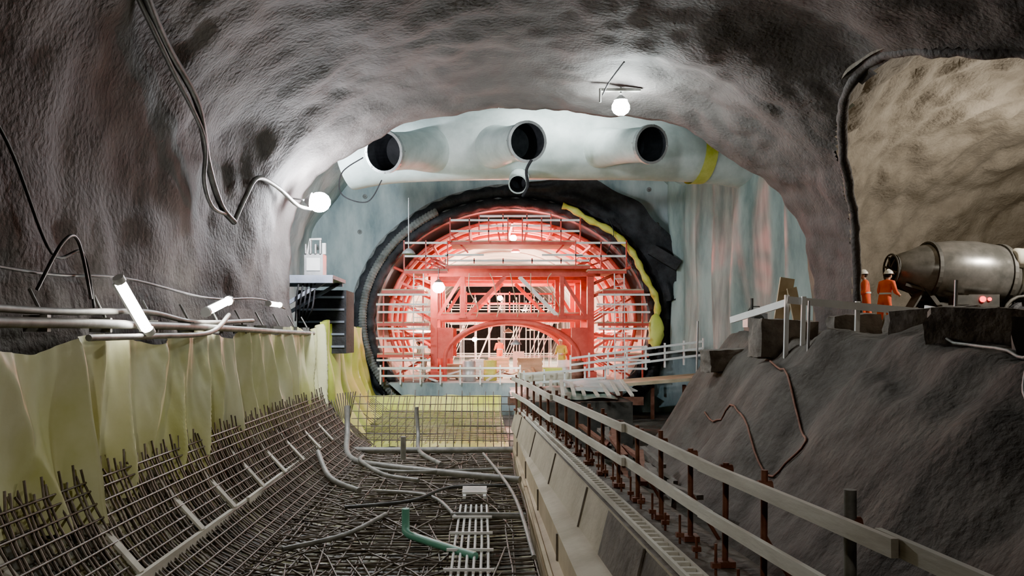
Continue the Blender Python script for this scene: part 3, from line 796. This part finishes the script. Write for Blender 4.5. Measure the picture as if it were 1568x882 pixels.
mb.box(16.9,-.75,1.85,.08,.5,.4,0); mb.box(15.95,-.9,1.75,.06,.06,1.6,0);mb.box(17.6,-.9,1.75,.06,.06,1.6,0); mb.beam((15.9,-.98,2.65),(18.0,-.98,2.65),.05,.05,0)
mb.box(20.3,0,1.75,1.9,2.1,1.9,0); mb.box(19.34,0,2.1,.03,1.6,.6,1); mb.box(20.3,-1.06,2.1,1.2,.03,.6,1)
mb.build('water_tank_and_cab',['cream','dark'],tr)
mb=MB(); mb.tube([(14.55,-1.16,1.02),(14.55,-1.12,1.02)],.085,0,14); mb.tube([(14.75,-1.16,1.02),(14.75,-1.12,1.02)],.05,0,12)
mb.build('tail_lamp',[emat('tail_glow',(1,.02,.03),9)],tr)
mb=MB(); mb.box(14.6,-1.05,.98,.9,.14,.36,0); mb.build('lamp_bar',['chassis'],tr)

# ------------------------------------------------------------------ people
def worker(loc,rz,lean=.06,arm=1.0,step=.08,suit='orange',helm='helmet'):
    e=empty('construction_worker',loc,rz)
    V=[];E=[];Rr=[]
    def a(p,r,par=None):
        V.append(p);Rr.append(r)
        if par is not None:E.append((par,len(V)-1))
        return len(V)-1
    pel=a((0,0,.96),(.165,.13)); sp=a((0,lean*.5,1.14),(.165,.13),pel); ch=a((0,lean,1.33),(.19,.14),sp); up=a((0,lean*1.2,1.44),(.14,.11),ch); nk=a((0,lean*1.5,1.53),(.06,.06),up)
    hands=[]
    for s in(-1,1):
        h=a((s*.10,0,.90),(.11,.12),pel); k=a((s*.12,.03+s*step,.50),(.088,.09),h); an=a((s*.13,-.02+s*step,.13),(.072,.075),k)
        a((s*.135,.0+s*step,.05),(.055,.05),an); a((s*.15,.14+s*step,.04),(.05,.04),len(V)-1)
        sh=a((s*.19,lean*1.1,1.43),(.08,.08),up); el=a((s*.27,lean+.02,1.16),(.065,.065),sh)
        w=(s*.21,lean+.24*arm,1.10-.22*(1-arm)); a(w,(.045,.045),el); hands.append((s,w,(s*.27,lean+.02,1.16)))
    me=bpy.data.meshes.new('overalls'); me.from_pydata(V,E,[]); ob=bpy.data.objects.new('overalls',me); bpy.context.scene.collection.objects.link(ob); ob.parent=e
    sk=ob.modifiers.new('Skin','SKIN'); sk.use_smooth_shade=True
    for i,r in enumerate(Rr): me.skin_vertices[0].data[i].radius=r
    me.skin_vertices[0].data[0].use_root=True
    ss=ob.modifiers.new('Sub','SUBSURF'); ss.levels=2; ss.render_levels=2
    me.materials.append(M[suit])
    hy=lean*1.7+.02
    mb=MB()
    def head(u,v):
        th=pi*v;an=2*pi*u; x=.078*math.sin(th)*math.cos(an);y=.098*math.sin(th)*math.sin(an);z=.122*math.cos(th)
        if z<-.03: k=1+(z+.03)*2.2; x*=k; y=y*k+.015
        return Vector((x,hy+y,1.655+z))
    mb.grid(head,24,18,0,closeu=True)
    mb.tube([(0,lean*1.5,1.50),(0,hy-.01,1.58)],.055,0,12)
    mb.tube([(0,hy+.092,1.675),(0,hy+.112,1.645),(0,hy+.108,1.632)],[.008,.015,.012],0,8)
    mb.tube([(-.022,hy+.094,1.605),(0,hy+.10,1.603),(.022,hy+.094,1.605)],.005,2,6)
    for s in(-1,1):
        mb.sphere((s*.03,hy+.083,1.668),.011,2,8,6); mb.sphere((s*.079,hy-.005,1.655),.026,0,8,6,(.4,.7,1.2))
    mb.sphere((0,hy-.018,1.675),.098,1,18,12,(.86,1,1.05))
    mb.build('head',['skin','hair','dark'],e)
    mb=MB(); mb.sphere((0,hy,1.70),.128,0,24,10,(.92,1.08,.95),half=True)
    mb.grid(lambda u,v:Vector(((.118+.03*v)*math.cos(2*pi*u),hy+(.138+(.03+.035*max(0,math.sin(2*pi*u)))*v)*math.sin(2*pi*u),1.70-.008*v)),28,3,0,closeu=True)
    mb.tube([(0,hy-.12,1.74),(0,hy-.06,1.815),(0,hy,1.83),(0,hy+.06,1.815),(0,hy+.12,1.74)],.012,0,6)
    mb.build('hard_hat',[helm],e)
    mb=MB()
    def band(c,rx,ry,h):
        mb.grid(lambda u,v:Vector((c[0]+rx*math.cos(2*pi*u),c[1]+ry*math.sin(2*pi*u),c[2]+h*(v-.5))),28,2,0,closeu=True)
    band((0,lean*.5,1.12),.178,.147,.05)
    for s in(-1,1): band((s*.125,.0+s*step,.34),.088,.09,.05)
    mb.build('reflective_bands',['silver'],e)
    for s,w,el in hands:
        w=Vector(w);d=(w-Vector(el)).normalized(); mb=MB()
        sd=Vector((-s,0,0)); sd=(sd-d*sd.dot(d)).normalized(); up_=d.cross(sd)
        if up_.z<0: up_=-up_
        mb.tube([w-d*.02,w+d*.03,w+d*.085,w+d*.10],[.028,.036,.038,.03],0,10)
        for k,(o,L) in enumerate(((-.03,.062),(-.01,.076),(.01,.082),(.03,.072))):
            b=w+d*.09+up_*o
            mb.tube([b,b+d*L*.45+sd*.006,b+d*L*.75+sd*L*.35,b+d*L*.8+sd*L*.7],[.0095,.0095,.0085,.006],0,7)
        b=w+d*.03+up_*.03
        mb.tube([b,b+up_*.025+d*.02+sd*.012,b+up_*.028+d*.05+sd*.03],[.012,.011,.007],0,7)
        mb.build('hand',['skin'],e)
    return e
worker((11.55,23.6,bankz(11.55,23.6)+.05),-1.1,.10,1.0,.05)
worker((11.65,24.9,bankz(11.65,24.9)+.12),-1.9+pi,.04,.8,.08)
worker((3.6,37.5,-1.93),2.6,.05,1,.05,'yellow')
worker((-2.5,34.6,-1.93),1.2,.14,1,.05,'cream')
worker((1.0,50.0,-1.93),.4,.05,1,.1,'orange')

# ------------------------------------------------------------------ world, camera, lift
w=bpy.data.worlds.new('World'); bpy.context.scene.world=w; w.use_nodes=True
w.node_tree.nodes['Background'].inputs[0].default_value=(.55,.53,.58,1); w.node_tree.nodes['Background'].inputs[1].default_value=.08
try:
    bpy.context.scene.view_settings.view_transform='AgX'
    bpy.context.scene.view_settings.look='AgX - Punchy'
    bpy.context.scene.view_settings.exposure=.25
except Exception as ex: print(ex)
for o in list(bpy.context.scene.collection.objects):
    if o.parent is None: o.location.z+=CAMZ
cd=bpy.data.cameras.new('camera'); cam=bpy.data.objects.new('camera',cd); bpy.context.scene.collection.objects.link(cam)
cam.location=(0,0,CAMZ); cam.rotation_euler=(pi/2,0,0)
cd.sensor_width=36; cd.lens=28.8; cd.shift_x=(1250-1180)/2500; cd.shift_y=(820-703)/2500
cd.clip_start=.05; cd.clip_end=300
bpy.context.scene.camera=cam
